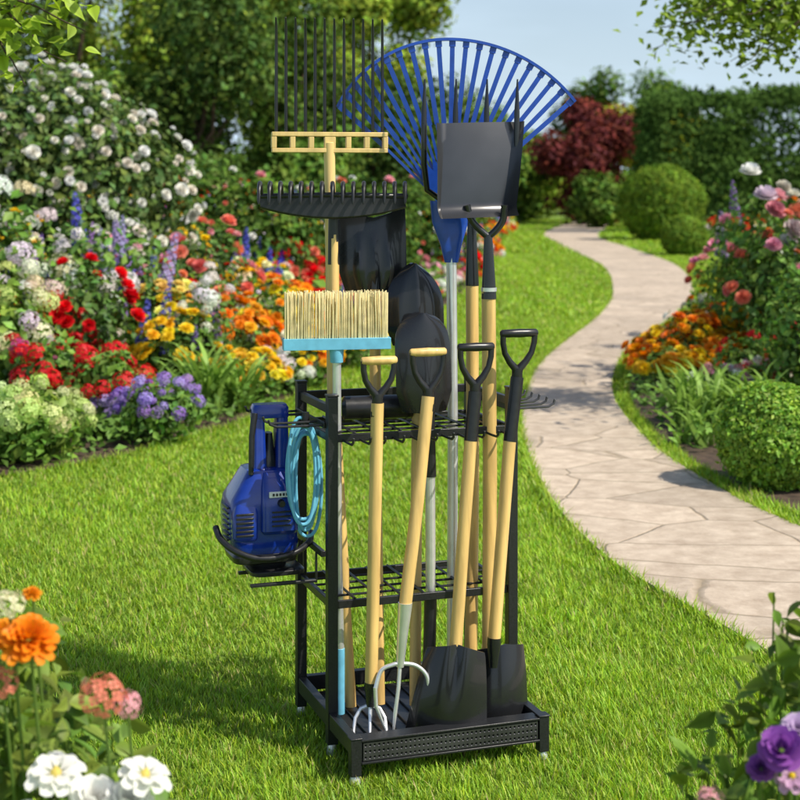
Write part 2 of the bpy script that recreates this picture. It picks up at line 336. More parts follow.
while Y<60:
    ex=np.interp(Y,ely,elx);sc=max(1,Y/14)
    d=.25*sc
    while d<(3.6 if Y<20 else 7):
        x=ex-d*1.05+U(-.1,.1)*sc;yy=Y+U(-.25,.25)*sc
        if x>-.285*yy-.8:
            nm,k,c=kinds[rng.integers(len(kinds))]
            h=min(1.3,.28+.30*d/max(1,sc*.7)+U(-.08,.12));r=.3*sc*U(.8,1.15)
            if not (Y<10.6 and d<1.4):
                plant(nm,x,yy,r,h*(1 if Y<25 else 1.2),k,c,int((30 if k!='spike' else 10)*U(.6,1.5)),(.11 if k!='spike' else .3)*sc**.45,[G1,G2,G3][rng.integers(3)],300,.07*sc**.6)
        d+=.62*sc*U(.8,1.3)
    Y+=.62*sc
def cover(name,poly,y0,y1,n,s,h,col):
    x=U(-.29*y1-.8,.29*y1+.8,n);y=U(y0,y1,n)
    q=inpoly(x,y,poly)&(np.abs(x)<.29*y+.8);x=x[q];y=y[q];m=len(x)
    P=np.stack([x,y,U(.03,h,m)],1);fo=Fol()
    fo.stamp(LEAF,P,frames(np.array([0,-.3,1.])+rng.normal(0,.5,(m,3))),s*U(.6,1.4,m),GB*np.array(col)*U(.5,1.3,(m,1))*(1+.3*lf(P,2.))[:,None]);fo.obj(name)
cover('ground_cover_foliage',LB,7.6,14,34000,.06,.2,G1);cover('ground_cover_foliage',LB,14,40,22000,.15,.5,G1)
cover('ground_cover_foliage',RB,8.2,16,24000,.06,.16,G1);cover('ground_cover_foliage',RB,16,50,22000,.16,.4,G1)
def bigbush(name,lobes,nl,ls,g,kind=None,cols=None,nf=0,fs=.1,ns=4.):
    fo=Fol();ar=np.array([np.mean(l[1])**2 for l in lobes]);ar/=ar.sum()
    for l,a in zip(lobes,ar):
        limb(fo,(lobes[0][0][0],lobes[0][0][1],0),l[0],.04,.012)
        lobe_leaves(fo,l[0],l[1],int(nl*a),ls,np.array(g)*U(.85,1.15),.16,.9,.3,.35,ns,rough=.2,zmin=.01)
        m=int(nf*a)
        if m:
            d=rvec(m*4);d=d[(d[:,1]<.5)&(d[:,2]>-.5)][:m];P=np.array(l[0])+d*np.array(l[1])*U(.95,1.12,(len(d),1))
            C=np.array(cols)[rng.integers(0,len(cols),len(d))]*U(.85,1.1,(len(d),1))
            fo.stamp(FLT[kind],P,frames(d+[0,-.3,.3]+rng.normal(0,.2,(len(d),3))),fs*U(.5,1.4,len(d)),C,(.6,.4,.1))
    return fo.obj(name)
bigbush('white_rose_bush',[((-3.0,14,1.5),(.8,.8,.95)),((-3.7,13.8,1.7),(.8,.8,.9)),((-2.5,14.2,1.2),(.6,.6,.9)),((-2.9,14,.7),(.9,.8,.7)),((-3.3,14,2.1),(.6,.6,.55))],15000,.085,(.085,.135,.04),'rose',[WHT,(.9,.84,.74)],330,.10)
bigbush('green_shrub',[((-1.6,17,.8),(.8,.7,.8)),((-.6,19,.8),(.9,.8,.8)),((-2.3,17,.9),(.8,.7,.9)),((.3,22,.8),(.9,.8,.8))],12000,.1,(.06,.11,.022),'rose',[PNK,WHT,COR],70,.11)
for i in range(9):
    t=i/8;plant('orange_marigold',1.95+t*1.1+U(-.1,.1),11.0+t*2.2+U(-.3,.3),.3,.30+U(0,.08),'double',[ORG,YEL,(.95,.5,.02)],60,.095,G1,420,.05)
for i in range(8):
    t=i/7;plant('yellow_marigold',2.2+t*1.2,11.3+t*1.9,.3,.42+U(0,.1),'double',[YEL,ORG,YEL],60,.095,G1,420,.05)
for i in range(5): plant('red_geranium',2.35+i*.22,10.1+U(-.3,.6),.22,.46,'cluster',[RED],10,.1,G1,380,.055)
for i in range(3): plant('white_phlox',2.1+i*.35,9.8+i*.3,.18,.3,'cluster',[WHT,PNK],14,.08,G1,300,.05)
for (x,y,h,k) in [(1.78,9.1,.46,70),(1.98,9.3,.5,60),(1.70,8.5,.34,40),(2.15,8.9,.5,50)]:
    fo=Fol();P=np.tile([x,y,0.],(k,1))+rng.normal(0,.06,(k,3))*[1,1,0];nn=np.tile([0,0,1.],(k,1))+rng.normal(0,.28,(k,3))
    fo.stamp(STRAP,P,frames(nn),h*U(.6,1.2,k),GB*np.array(G3)*U(.8,1.3,(k,1)));fo.obj('daylily_leaves')
plant('coral_rose_bush',2.85,11.2,.42,1.2,'rose',[COR,PNK],20,.14,G1,1300,.08)
plant('white_rose_bush',2.75,11.6,.35,1.5,'rose',[WHT,PNK],12,.17,G1,900,.08)
plant('coral_rose_bush',3.4,12.5,.5,1.35,'rose',[COR,PNK,WHT],22,.15,G1,1300,.08)
plant('delphinium',2.9,13.2,.2,1.5,'spike',[(.16,.07,.22),(.3,.2,.5)],3,.34,G2,300,.07)
plant('pink_rose_bush',3.3,14.5,.5,1.0,'rose',[PNK,COR],28,.12,G3,1000,.08)
bigbush('green_shrub',[((2.75,9.6,.5),(.45,.45,.5)),((3.2,9.4,.6),(.5,.5,.6))],7000,.06,(.10,.18,.03))
ery=ER[:,1];erx=ER[:,0];Y=14.6
while Y<46:
    ex=np.interp(Y,ery,erx);sc=Y/14;d=.4*sc
    while d<6:
        nm,k,c=kinds[rng.integers(len(kinds))];x=ex+d
        if x<.285*Y+1: plant(nm,x,Y+U(-.3,.3),.34*sc,min(1.3,.3+.25*d)+U(-.05,.15),k,c,int((24 if k!='spike' else 6)*U(.4,1.3)),(.12 if k!='spike' else .32)*sc**.4,[G1,G2,G3][rng.integers(3)],320,.08*sc**.6)
        d+=.7*sc*U(.8,1.3)
    Y+=.8*sc
def topiary(name,c,r,n,s,col):
    fo=Fol();limb(fo,(c[0],c[1],0),c,r*.12,r*.06)
    lobe_leaves(fo,c,(r,r,r*.92),n,s,col,.06,1.,.25,.22,5.,rough=.06,zmin=.01);return fo.obj(name)
topiary('boxwood_ball',(1.83,7.3,.25),.29,15000,.026,(.145,.25,.03))
topiary('boxwood_ball',(2.35,7.6,.3),.32,11000,.028,(.13,.23,.03))
topiary('boxwood_ball',(7.5,43,1.05),1.25,12000,.10,(.10,.165,.022))
topiary('boxwood_ball',(6.25,33,.42),.52,6000,.07,(.10,.165,.022))
fo=Fol();n=42000
x=U(8.5,30,n);side=rng.random(n)
y=np.where(side<.7,50+rng.normal(0,.18,n),U(50,53,n));z=np.where(side<.7,U(0,4.6,n),4.6+rng.normal(0,.12,n))
e=side>.93;x[e]=8.5+rng.normal(0,.15,e.sum());y[e]=U(50,53,e.sum());z[e]=U(0,4.6,e.sum())
P=np.stack([x,y,z],1);P[:,1]+=.35*lf(P,1.1);P[:,2]+=.2*lf(P,.8)+.12*lf(P,2.9);P=P[P[:,2]>0]
nn=np.array([0,-1,.5])+rng.normal(0,.6,(len(P),3))
fo.stamp(LEAF,P,frames(nn),.19*U(.6,1.4,len(P)),GB*np.array((.045,.085,.018))*U(.55,1.4,(len(P),1))*(1+.25*lf(P,1.5))[:,None])
fo.obj('clipped_hedge')
# ---------------------------------------------------------------- trees
def lobes(cx,cy,cz,rx,ry,rz,n,s):
    L=[]
    for i in range(n):
        d=rvec(1)[0]*U(.35,.85);L.append(((cx+d[0]*rx,cy+d[1]*ry,max(.8,cz+d[2]*rz)),(s*U(.7,1.2)*rx,s*U(.7,1.1)*ry,s*U(.6,1.)*rz)))
    return L
DK=(.05,.088,.02);MD=(.075,.13,.024);LT=(.16,.22,.03)
for (x,y,cz,rx,rz,c,nl) in [(-10.5,34,4,3,4.2,MD,12000),(-7.2,33,3.3,2.3,3.4,MD,14000),(-4.6,32,2.9,2.2,3.1,DK,15000),(-2.4,34,2.8,1.9,2.8,MD,13000),(-.4,38,2.4,1.9,2.7,DK,11000),(1.3,42,2.3,1.9,2.3,MD,9000)]:
    tree('broadleaf_tree',(x,y,0),lobes(x,y,cz,rx,rx,rz,12,.46)+[((x,y,1.2),(rx*.8,rx*.7,1.4))],nl,.17,c,.2)
for (x,y,cz,rx,rz,c,nl) in [(-11,44,6.5,4,5,LT,13000),(-3.5,46,6,3,4,LT,11000),(-.8,50,6.0,2.6,3.0,LT,12000),(-6.5,44,5.5,3,4.0,LT,12000)]:
    tree('broadleaf_tree',(x,y,0),lobes(x,y,cz,rx,rx,rz,11,.42),nl,.24,c,.25,spread=.3)
for (x,y,cz,rx,rz,c,nl) in [(8.0,62,3.3,2.3,2.3,(.11,.03,.026),9000),(11.0,66,4.0,2.4,2.2,(.24,.27,.03),9000),(9.6,74,4.9,2,2.8,MD,7000),(13.5,70,4.5,3,2.8,MD,9000),(4.5,66,2.4,2.6,2.4,MD,9000),(6.3,72,2.6,2.4,2.6,LT,8000),(3,70,3.2,2.6,2.6,MD,8000),(9.8,58,1.3,1.6,1.4,DK,6000),(7.6,57,1.0,1.3,1.1,MD,5000)]:
    tree('ornamental_tree',(x,y,0),lobes(x,y,cz,rx,rx,rz,10,.46)+[((x,y,1),(rx*.8,rx*.6,1.1))],nl,.24,c,.18,spread=.26)
fo=Fol()
for i in range(26):
    x=-42+i*3.6;h=U(4.2,6.2) if x<2 else U(3.0,4.4)
    limb(fo,(x,88,0),(x,88,h*.7),.3,.1)
    for k in range(3): lobe_leaves(fo,(x+U(-1.5,1.5),88+U(-2,2),h*U(.35,.65)),(U(1.8,3),2,h*U(.35,.5)),800,.42,np.array([DK,MD,(.085,.13,.04)][rng.integers(3)]),.3,1,.3,.3,5.,rough=.3,zmin=0)
fo.obj('distant_trees')
fo=Fol();limb(fo,(-3.3,5.9,0),(-2.9,5.7,2.6),.12,.08);limb(fo,(-2.9,5.7,2.4),(-1.35,5.1,2.1),.04,.01)
def twigleaves(fo,a,b,n,size,col,spr=.05,temp=BLEAF):
    a=np.array(a,float);b=np.array(b,float);limb(fo,a,b,.006,.002)
    t=U(0.05,1,n);P=a+(b-a)*t[:,None]+rng.normal(0,spr,(n,3));nn=np.array([0,-.5,.8])+rng.normal(0,.5,(n,3))
    fo.stamp(temp,P,frames(nn),size*U(.6,1.2,n),np.array(col)*U(.7,1.3,(n,1)))
for e in [(-1.05,5.0,1.98),(-1.12,5.05,1.88),(-1.25,5.0,1.80),(-1.0,4.95,2.08),(-1.38,5.1,1.80),(-1.2,5.0,2.02),(-1.1,5.,2.12),(-1.4,5.0,1.95)]: twigleaves(fo,(-1.5,5.2,2.15),e,22,.085,(.34,.48,.04))
for i in range(12): twigleaves(fo,(-2.9+U(-.3,.3),5.6,2.5+U(0,.6)),(-2.4+U(-.9,.6),5.5+U(-.5,.5),3.0+U(-.3,.9)),30,.1,(.3,.42,.04),spr=.12)
fo.obj('overhanging_tree')
fo=Fol();limb(fo,(5.6,10.2,0),(5.0,10,2.6),.2,.13);limb(fo,(5.0,10,2.5),(3.2,9.4,2.75),.07,.03);limb(fo,(3.2,9.4,2.75),(1.85,9.1,2.66),.03,.01)
for i in range(95):
    s=np.array((3.2,9.4,2.70))+np.array([U(-1.3,.2),U(-.35,.35),U(-.2,.12)]);e=s+np.array([U(-.5,.1),U(-.4,.3),U(-.5,.2)*(.3+.7*np.clip((s[0]-1.9)/1.2,0,1))]);twigleaves(fo,s,e,46,.07,(.25,.37,.035),spr=.09,temp=LEAF)
for i in range(36):
    s=np.array((4.8,10,2.9))+rng.normal(0,.5,3);twigleaves(fo,s,s+rng.normal(0,.7,3)+[0,0,.4],50,.08,(.2,.3,.035),spr=.15,temp=LEAF)
fo.obj('overhanging_tree')
# ---------------------------------------------------------------- foreground flowers
def fg(name,heads,leafc,nleaf,ls,box):
    fo=Fol()
    for (x,y,z,s,kind,c,c2,nd) in heads:
        n=np.array([nd]);P=np.array([[x,y,z]])
        fo.stamp(FLT[kind],P,frames(n.astype(float)),s,np.array([c]),np.array([c2]))
        fo.tube([(x+.02*math.sin(3*z),y+.10,0),(x+.012,y+.07,z*.6),(x,y+.008,z-.005)],.004,.0025,(.16,.26,.05),6)
    (x0,x1,y0,y1,z0,z1)=box;P=np.stack([U(x0,x1,nleaf),U(y0,y1,nleaf),z0+(z1-z0)*U(0,1,nleaf)**.7],1)
    edge=x1 if x0<0 else x0
    hl=np.abs((P[:,0]-edge)/(x1-x0))
    q=P[:,2]<z0+(z1-z0)*(.50+.5*np.clip(hl*1.6,0,1))*(1-.15*np.sin(P[:,0]*60)**2);P=P[q];m=len(P)
    dk=np.clip((P[:,2]-z0)/(z1-z0)*1.1,.45,1)[:,None]
    fo.stamp(BLEAF,P,frames(np.array([.1,-.4,.8])+rng.normal(0,.6,(m,3))),ls*U(.45,1.3,m),np.array(leafc)*U(.5,1.3,(m,1))*np.stack([U(.8,1.3,m),np.ones(m),U(.7,1.3,m)],1))
    for p in P[::7]: fo.tube([(p[0]*.98,p[1]+.02,0),tuple(p)],.003,.0015,(.16,.25,.04),4)
    return fo.obj(name)
fg('garden_zinnia',[(-.545,2.2,.79,.095,'zinnia',ORG,YEL,(.2,-.6,1)),(-.60,2.26,.775,.075,'zinnia',(.92,.36,.02),YEL,(.0,-.5,1)),(-.565,2.3,.83,.035,'zinnia',(.92,.36,.02),YEL,(.0,-.3,1)),(-.437,2.2,.708,.072,'cluster',COR,COR,(.2,-.6,1)),(-.405,2.22,.688,.05,'cluster',PNK,PNK,(.5,-.5,1)),
 (-.50,2.18,.60,.095,'daisy',WHT,(.8,.65,.15),(.1,-.4,1)),(-.375,2.2,.59,.088,'daisy',WHT,(.8,.65,.15),(.35,-.3,1)),(-.40,2.2,.545,.08,'rose',WHT,WHT,(.2,-.6,1)),(-.575,2.2,.84,.055,'cluster',CRM,CRM,(0,-.5,1)),(-.585,2.2,.725,.055,'cluster',COR,COR,(.1,-.6,1)),(-.54,2.17,.53,.09,'daisy',WHT,(.8,.65,.15),(.1,-.6,.9)),(-.45,2.2,.55,.08,'rose',WHT,CRM,(.2,-.6,1))],(.19,.31,.045),1500,.05,(-.74,-.36,2.25,2.55,.15,.78))
fg('garden_pansy',[(.555,2.18,.635,.07,'rose',(.32,.10,.46),YEL,(-.2,-.8,.7)),(.585,2.2,.655,.055,'rose',(.65,.5,.72),YEL,(-.2,-.7,.8)),(.575,2.2,.59,.06,'daisy',(.66,.4,.62),YEL,(-.2,-.7,.8)),(.53,2.2,.60,.045,'rose',(.3,.1,.42),YEL,(-.2,-.7,.8)),(.455,2.2,.555,.045,'cluster',PNK,PNK,(-.1,-.6,1))],(.21,.33,.045),1400,.046,(.44,.76,2.24,2.55,.15,.80))
# ---------------------------------------------------------------- hard-surface builder
class B:
    def __init__(s): s.V=[];s.F=[];s.M=[];s.mats=[]
    def mi(s,m):
        if m not in s.mats: s.mats.append(m)
        return s.mats.index(m)
    def add(s,V,F,m):
        o=len(s.V);k=s.mi(m);s.V+=[tuple(map(float,v)) for v in V];s.F+=[tuple(i+o for i in f) for f in F];s.M+=[k]*len(F)
    def tube(s,pts,r,m,seg=14,cap=True):
        pts=[Vector(p) for p in pts];n=len(pts);rs=r if isinstance(r,(list,tuple)) else [r]*n;V=[];F=[];a=None
        for i in range(n):
            d=(pts[min(i+1,n-1)]-pts[max(i-1,0)]).normalized()
            if a is None: a=d.cross(Vector((.2,1,.1)) if abs(d.y)<.9 else Vector((1,0,0))).normalized()
            else: a=(a-d*a.dot(d)).normalized()
            b=d.cross(a)
            for k in range(seg):
                an=2*math.pi*k/seg;V.append(pts[i]+(a*math.cos(an)+b*math.sin(an))*rs[i])
        for i in range(n-1):
            for k in range(seg): A=i*seg+k;C=i*seg+(k+1)%seg;F.append((A,C,C+seg,A+seg))
        if cap: F.append(tuple(range(seg))[::-1]);F.append(tuple(range((n-1)*seg,n*seg)))
        s.add(V,F,m)
    def box(s,c,sx,sy,sz,m,x=None,y=None,z=None):
        x=Vector(x or (1,0,0)).normalized();z=Vector(z or (0,0,1)).normalized();y=Vector(y).normalized() if y else z.cross(x).normalized()
        c=Vector(c);V=[c+x*(i*sx/2)+y*(j*sy/2)+z*(k*sz/2) for i in(-1,1) for j in(-1,1) for k in(-1,1)]
        s.add(V,[(0,1,3,2),(4,6,7,5),(0,4,5,1),(2,3,7,6),(0,2,6,4),(1,5,7,3)],m)
    def beam(s,p,q,w,h,m,up=(0,0,1)):
        p=Vector(p);q=Vector(q);d=q-p;x=d.normalized();y=Vector(up).cross(x).normalized();s.box((p+q)/2,d.length,w,h,m,x=x,y=y,z=x.cross(y))
    def loft(s,secs,m,x=(1,0,0),y=(0,1,0),e=4,seg=32):
        x=Vector(x);y=Vector(y);V=[];F=[]
        for (c,rx,ry) in secs:
            for k in range(seg):
                a=2*math.pi*k/seg;ca,sa=math.cos(a),math.sin(a)
                V.append(Vector(c)+x*(rx*math.copysign(abs(ca)**(2/e),ca))+y*(ry*math.copysign(abs(sa)**(2/e),sa)))
        n=len(secs)
        for i in range(n-1):
            for k in range(seg): A=i*seg+k;C=i*seg+(k+1)%seg;F.append((A,C,C+seg,A+seg))
        F.append(tuple(range(seg))[::-1]);F.append(tuple(range((n-1)*seg,n*seg)));s.add(V,F,m)
    def blade(s,o,x,z,hw,H,m,prof,rows=24,cols=22,th=.003,zoff=None):
        o=Vector(o);x=Vector(x).normalized();z=Vector(z).normalized();y=z.cross(x).normalized()
        V=[];F=[]
        for side in(0,1):
            for i in range(rows+1):
                t=i/rows;w=hw(t)
                for j in range(cols+1):
                    q=-1+2*j/cols;V.append(o+x*(q*w)+z*(H*t+(zoff(q,t) if zoff else 0))+y*(prof(q,t)+side*th))
        W=cols+1;K=(rows+1)*W
        for i in range(rows):
            for j in range(cols):
                A=i*W+j;F.append((A,A+1,A+W+1,A+W));F.append((K+A,K+A+W,K+A+W+1,K+A+1))
        for i in range(rows):
            A=i*W;F.append((A,A+W,K+A+W,K+A));A=i*W+cols;F.append((A,K+A,K+A+W,A+W))
        for j in range(cols):
            F.append((j,K+j,K+j+1,j+1));A=rows*W+j;F.append((A,A+1,K+A+1,K+A))
        s.add(V,F,m)
    def obj(s,name,bevel=0,ang=38):
        me=bpy.data.meshes.new(name);me.from_pydata(s.V,[],s.F);me.update()
        for m in s.mats: me.materials.append(m)
        me.polygons.foreach_set('material_index',s.M);me.polygons.foreach_set('use_smooth',[True]*len(s.F))
        me.set_sharp_from_angle(angle=math.radians(ang))
        o=bpy.data.objects.new(name,me);scene.collection.objects.link(o)
        if bevel:
            md=o.modifiers.new('b','BEVEL');md.width=bevel;md.segments=2;md.limit_method='ANGLE';md.angle_limit=math.radians(50)
        return o
th=math.radians(19);u=Vector((math.cos(th),math.sin(th),0));v=Vector((-math.sin(th),math.cos(th),0));O=Vector((-.11,3.66,0));up=Vector((0,0,1))
def L(a,b,z): return O+u*a+v*b+up*z
# ---- rack
r=B();pw=.027
for a,b in((0,.2),(0,.5),(.5,.2),(.5,.5)):
    r.box(L(a,b,.475),pw,pw,.89,M_blk,x=u,y=v);r.box(L(a,b,.923),pw+.003,pw+.003,.006,M_plb,x=u,y=v)
    r.tube([L(a,b,.002),L(a,b,.012),L(a,b,.03)],[.014,.014,.009],M_sil)
for a in(0,.5):
    r.box(L(a,0,.067),pw,pw,.09,M_blk,x=u,y=v);r.tube([L(a,0,.002),L(a,0,.01),L(a,0,.022)],[.014,.014,.009],M_sil)
    r.beam(L(a,.014,.092),L(a,.186,.092),.022,.04,M_blk);r.beam(L(a,.214,.092),L(a,.486,.092),.022,.04,M_blk)
r.beam(L(.014,.5,.092),L(.486,.5,.092),.022,.04,M_blk)
nc,nr=40,3;x0,x1,z0,z1=.018,.482,.058,.102;bf=-.012;V=[];F=[]
cw=(x1-x0)/nc;ch=(z1-z0)/nr
for i in range(nc):
    for j in range(nr):
        cx=x0+(i+.5)*cw;cz=z0+(j+.5)*ch;o=len(V)
        for k in range(8):
            sq=[(1,0),(1,1),(0,1),(-1,1),(-1,0),(-1,-1),(0,-1),(1,-1)][k];V.append(L(cx+sq[0]*cw/2,bf,cz+sq[1]*ch/2))
        for d in(0,.003):
            for k in range(8): a=math.pi/4*k;V.append(L(cx+.0024*math.cos(a),bf+d,cz+.0024*math.sin(a)))
        for k in range(8):
            q=(k+1)%8;F+=[(o+k,o+q,o+8+q,o+8+k),(o+8+k,o+8+q,o+16+q,o+16+k)]
r.add(V,F,M_grey)
r.box(L(.25,.0,.08),.472,.014,.048,M_blk,x=u,y=v)
r.box(L(.25,.008,.1075),.474,.046,.006,M_blk,x=u,y=v);r.box(L(.25,-.006,.053),.474,.020,.006,M_blk,x=u,y=v)
for a in(0,.5): r.box(L(a,0,.1135),.031,.031,.004,M_blk,x=u,y=v)
r.box(L(.25,.26,.068),.474,.44,.005,M_blk,x=u,y=v)
for i in range(12): r.tube([L(.03+i*.04,.045,.074),L(.03+i*.04,.48,.074)],.0025,M_blk,8)
def shelf(z,na,nb,rr):
    for b in(.2,.5): r.beam(L(.014,b,z),L(.486,b,z),.012,.02,M_blk)
    for a in(0,.5): r.beam(L(a,.214,z),L(a,.486,z),.012,.02,M_blk)
    for i in range(1,na): r.tube([L(.5*i/na,.2,z+.011),L(.5*i/na,.5,z+.011)],rr,M_blk,8)
    for i in range(1,nb): r.tube([L(.0,.2+.3*i/nb,z+.006),L(.5,.2+.3*i/nb,z+.006)],rr,M_blk,8)
shelf(.385,8,5,.0035);shelf(.812,8,5,.0035)
for a in(0,.5): r.beam(L(a,.214,.885),L(a,.486,.885),.014,.022,M_blk)
r.beam(L(.014,.5,.885),L(.486,.5,.885),.014,.022,M_blk)
def hook(p,d,l,m=M_blk,rr=.0035,upz=.02):
    p=Vector(p);d=Vector(d);r.tube([p,p+d*(l*.5),p+d*(l*.85)+up*.001,p+d*(l*.97)+up*(upz*.4),p+d*l+up*upz],rr,m,8)
for a in(.03,.075,.115,.165,.215,.255,.30,.345,.385,.425,.47): hook(L(a,.193,.806),-v,.085)
for b in(.22,.27,.32,.37,.42,.47): hook(L(.512,b,.862),u,.125,M_grey,.0034)
r.beam(L(.514,.214,.862),L(.514,.486,.862),.006,.016,M_blk)
for b in(.22,.28,.42,.48): hook(L(-.012,b,.845),-u,.15)
r.beam(L(-.016,.21,.845),L(-.016,.49,.845),.006,.016,M_blk)
# washer bracket shelf on the left side
for b in(.30,.44):
    r.beam(L(-.013,b,.425),L(-.19,b,.425),.014,.008,M_blk);r.beam(L(-.013,b,.50),L(-.013,b,.42),.006,.014,M_blk,up=(0,1,0))
r.beam(L(-.008,.25,.505),L(-.008,.486,.505),.012,.016,M_blk)
r.tube([(-.155,4.0,.868),(-.15,4.0,.868),(.03,4.045,.868),(.036,4.046,.868)],[.02,.032,.032,.02],M_plb,18)
r.obj('tool_rack',.0015)
def yoke(b,top,bot,w,my,mb,rb=.0105,ry=.0078,barw=1.15):
    top=Vector(top);bot=Vector(bot);ax=(top-bot);h=ax.length;ax.normalize()
    for sgn in(-1,1):
        x=u*sgn;b.tube([bot-ax*.02,bot+ax*(h*.1)+x*(w*.06),bot+ax*(h*.28)+x*(w*.26),bot+ax*(h*.5)+x*(w*.42),bot+ax*(h*.75)+x*(w*.49),bot+ax*h+x*(w*.5)],[ry*1.5,ry*1.4,ry*1.15,ry,ry,ry],my,12)
    b.tube([top-u*(w*.5*barw),top-u*(w*.5*barw-.004),top-u*(w*.2),top,top+u*(w*.2),top+u*(w*.5*barw-.004),top+u*(w*.5*barw)],[rb*.7,rb,rb*1.05,rb*1.12,rb*1.05,rb,rb*.7],mb,14)
    b.tube([bot-ax*.05,bot-ax*.045,bot+ax*.012],[.0145,.0168,.013],my)
b=B();yoke(b,(-.053,3.80,1.018),(-.057,3.80,.922),.082,M_plb,M_wood)
b.tube([(-.057,3.80,.91),(-.064,3.79,.6),(-.073,3.78,.19)],.0165,M_wood)
b.tube([(-.0725,3.78,.21),(-.073,3.78,.2),(-.0745,3.778,.15)],[.0175,.0175,.011],M_steel)
for dx in(-.034,0,.034):
    b.tube([(-.0745,3.778,.155),(-.075+dx*.7,3.775,.145),(-.075+dx*1.1,3.765,.125),(-.075+dx*1.2,3.75,.10),(-.075+dx*1.15,3.735,.083)],[.005,.005,.0045,.004,.0015],M_sil,8)
b.obj('hand_cultivator')
b=B();yoke(b,(.072,3.85,1.034),(.072,3.85,.93),.085,M_plb,M_wood)
b.tube([(.072,3.85,.92),(.045,3.815,.66),(.0126,3.78,.40)],.0165,M_wood)
b.tube([(.013,3.78,.41),(.0126,3.78,.40),(.006,3.778,.33),(.0,3.776,.25)],[.0185,.018,.014,.010],M_sil)
def smooth(pts,n=6): return [tuple(p) for p in catmull(pts,n)]
b.tube(smooth([(-.062,3.755,.20),(-.048,3.765,.243),(-.02,3.77,.256),(.0,3.775,.258),(.04,3.785,.25),(.068,3.788,.222),(.073,3.785,.18)]),.0056,M_sil,10)
for pts in([(-.062,3.755,.205),(-.060,3.752,.16),(-.03,3.748,.085)],[(0.0,3.775,.258),(-.004,3.765,.2),(-.012,3.757,.14),(-.018,3.75,.082)],[(.073,3.785,.185),(.068,3.78,.14),(.05,3.775,.085)]):
    b.tube(pts,[.0056]+[.0052]*(len(pts)-2)+[.002],M_sil,10)
b.obj('garden_fork')
b=B();yoke(b,(.196,3.87,1.045),(.194,3.87,.94),.086,M_plb,M_plb)
b.tube([(.194,3.87,.93),(.182,3.858,.805)],.0172,M_plb);b.tube([(.182,3.858,.806),(.161,3.835,.55),(.140,3.81,.27)],.0165,M_wood)
b.tube([(.1415,3.812,.29),(.14,3.81,.27),(.132,3.80,.20)],[.018,.018,.009],M_steel)
b.blade((.146,3.785,.300),(.97,.02,-.10),(-.13,-.06,-1),lambda t:.074+.030*t**.8,.228,M_steel,lambda q,t:-.040*q*q-.016*math.exp(-(q/.18)**2)*max(0,1-t*1.4)+.014*math.sin(t*2.5),zoff=lambda q,t:.020*abs(q)**1.5*(1-t)+.014*(1-q*q)*t)
b.obj('digging_spade')
b=B();yoke(b,(.312,3.93,1.075),(.307,3.93,.972),.090,M_plb,M_plb)
b.tube([(.307,3.93,.96),(.286,3.91,.795)],.0172,M_plb);b.tube([(.286,3.91,.796),(.264,3.89,.54),(.242,3.87,.275)],.0165,M_wood)
b.tube([(.243,3.871,.295),(.242,3.87,.275),(.24,3.865,.22)],[.018,.018,.011],M_steel)
b.blade((.273,3.90,.27),(.93,.36,.0),(.01,-.12,-1),lambda t:.066+.004*t,.198,M_steel,lambda q,t:-.030*q*q+.012*math.sin(t*2.5),zoff=lambda q,t:.012*abs(q)*(1-t))
b.obj('square_spade')
b=B();def_r=lambda W,H:(lambda t: W*(.80+.2*min(1,t*5))*(1 if t<.62 else max(.03,(1-((t-.62)/.38)**2.6))**.5))
b.tube([(.079,3.98,.87),(.08,3.98,.69)],[.013,.0165],M_plb);b.tube([(.08,3.98,.70),(.081,3.97,.362)],.0135,M_sil);b.tube([(.081,3.97,.37),(.078,3.965,.243),(.078,3.96,.18)],[.017,.017,.02],M_plb);b.box((.078,3.96,.13),.05,.02,.11,M_plb,x=u,y=v)
b.blade((.074,3.965,.86),u,(0,-.04,1),def_r(.078,.26),.262,M_steel,lambda q,t:.028*q*q-.012*math.exp(-(q/.22)**2)*max(0,1-t*1.6)+.03*t*t)
b.obj('round_shovel')
b=B();b.tube([(-.069,4.08,1.18),(-.064,4.06,.6),(-.055,4.0,.08)],.0155,M_wood)
b.tube([(-.069,4.08,1.22),(-.069,4.08,1.10)],[.012,.018],M_steel)
b.blade((-.069,4.075,1.172),(.97,.2,.02),(0,-.02,1),lambda t:.094*(.80+.2*min(1,t*4)),.222,M_steel,lambda q,t:.024*q*q-.014*max(math.exp(-((abs(q)-.42)/.1)**2),math.exp(-(q/.1)**2))*max(0,1-abs(t-.3)*2)+.02*t*t,zoff=lambda q,t:-.02*(1-abs(q))*t+.01*q*q*t)
b.obj('square_shovel')
b=B();b.tube([(.05,4.04,1.1),(.045,4.04,.7),(.04,3.99,.08)],.0155,M_wood2)
b.tube([(.05,4.04,1.12),(.05,4.04,.98)],[.012,.018],M_steel)
b.blade((.05,4.035,1.03),u,(0,-.02,1),lambda t:.084*(.75+.25*min(1,t*4))*(1 if t<.45 else max(.02,(1-((t-.45)/.55)**2.1))**.75),.222,M_steel,lambda q,t:.028*q*q-.014*math.exp(-(q/.14)**2)*max(0,1-t)-.006*math.exp(-((abs(q)-.55)/.12)**2)*(1-t)+.02*t*t)
b.obj('pointed_shovel')
b=B();b.tube([(-.193,4.1,1.58),(-.184,4.1,.89),(-.14,4.02,.08)],.0155,M_wood2)
hx=Vector((.985,.17,0)).normalized();hc=Vector((-.192,4.1,1.58))
for dz in(-.022,.022): b.box(hc+up*dz,.318,.024,.012,M_wood2,x=hx)
for i in range(7):
    q=-.153+i*.051;b.box(hc+hx*q,.014 if i!=3 else .03,.022,.032,M_wood2,x=hx)
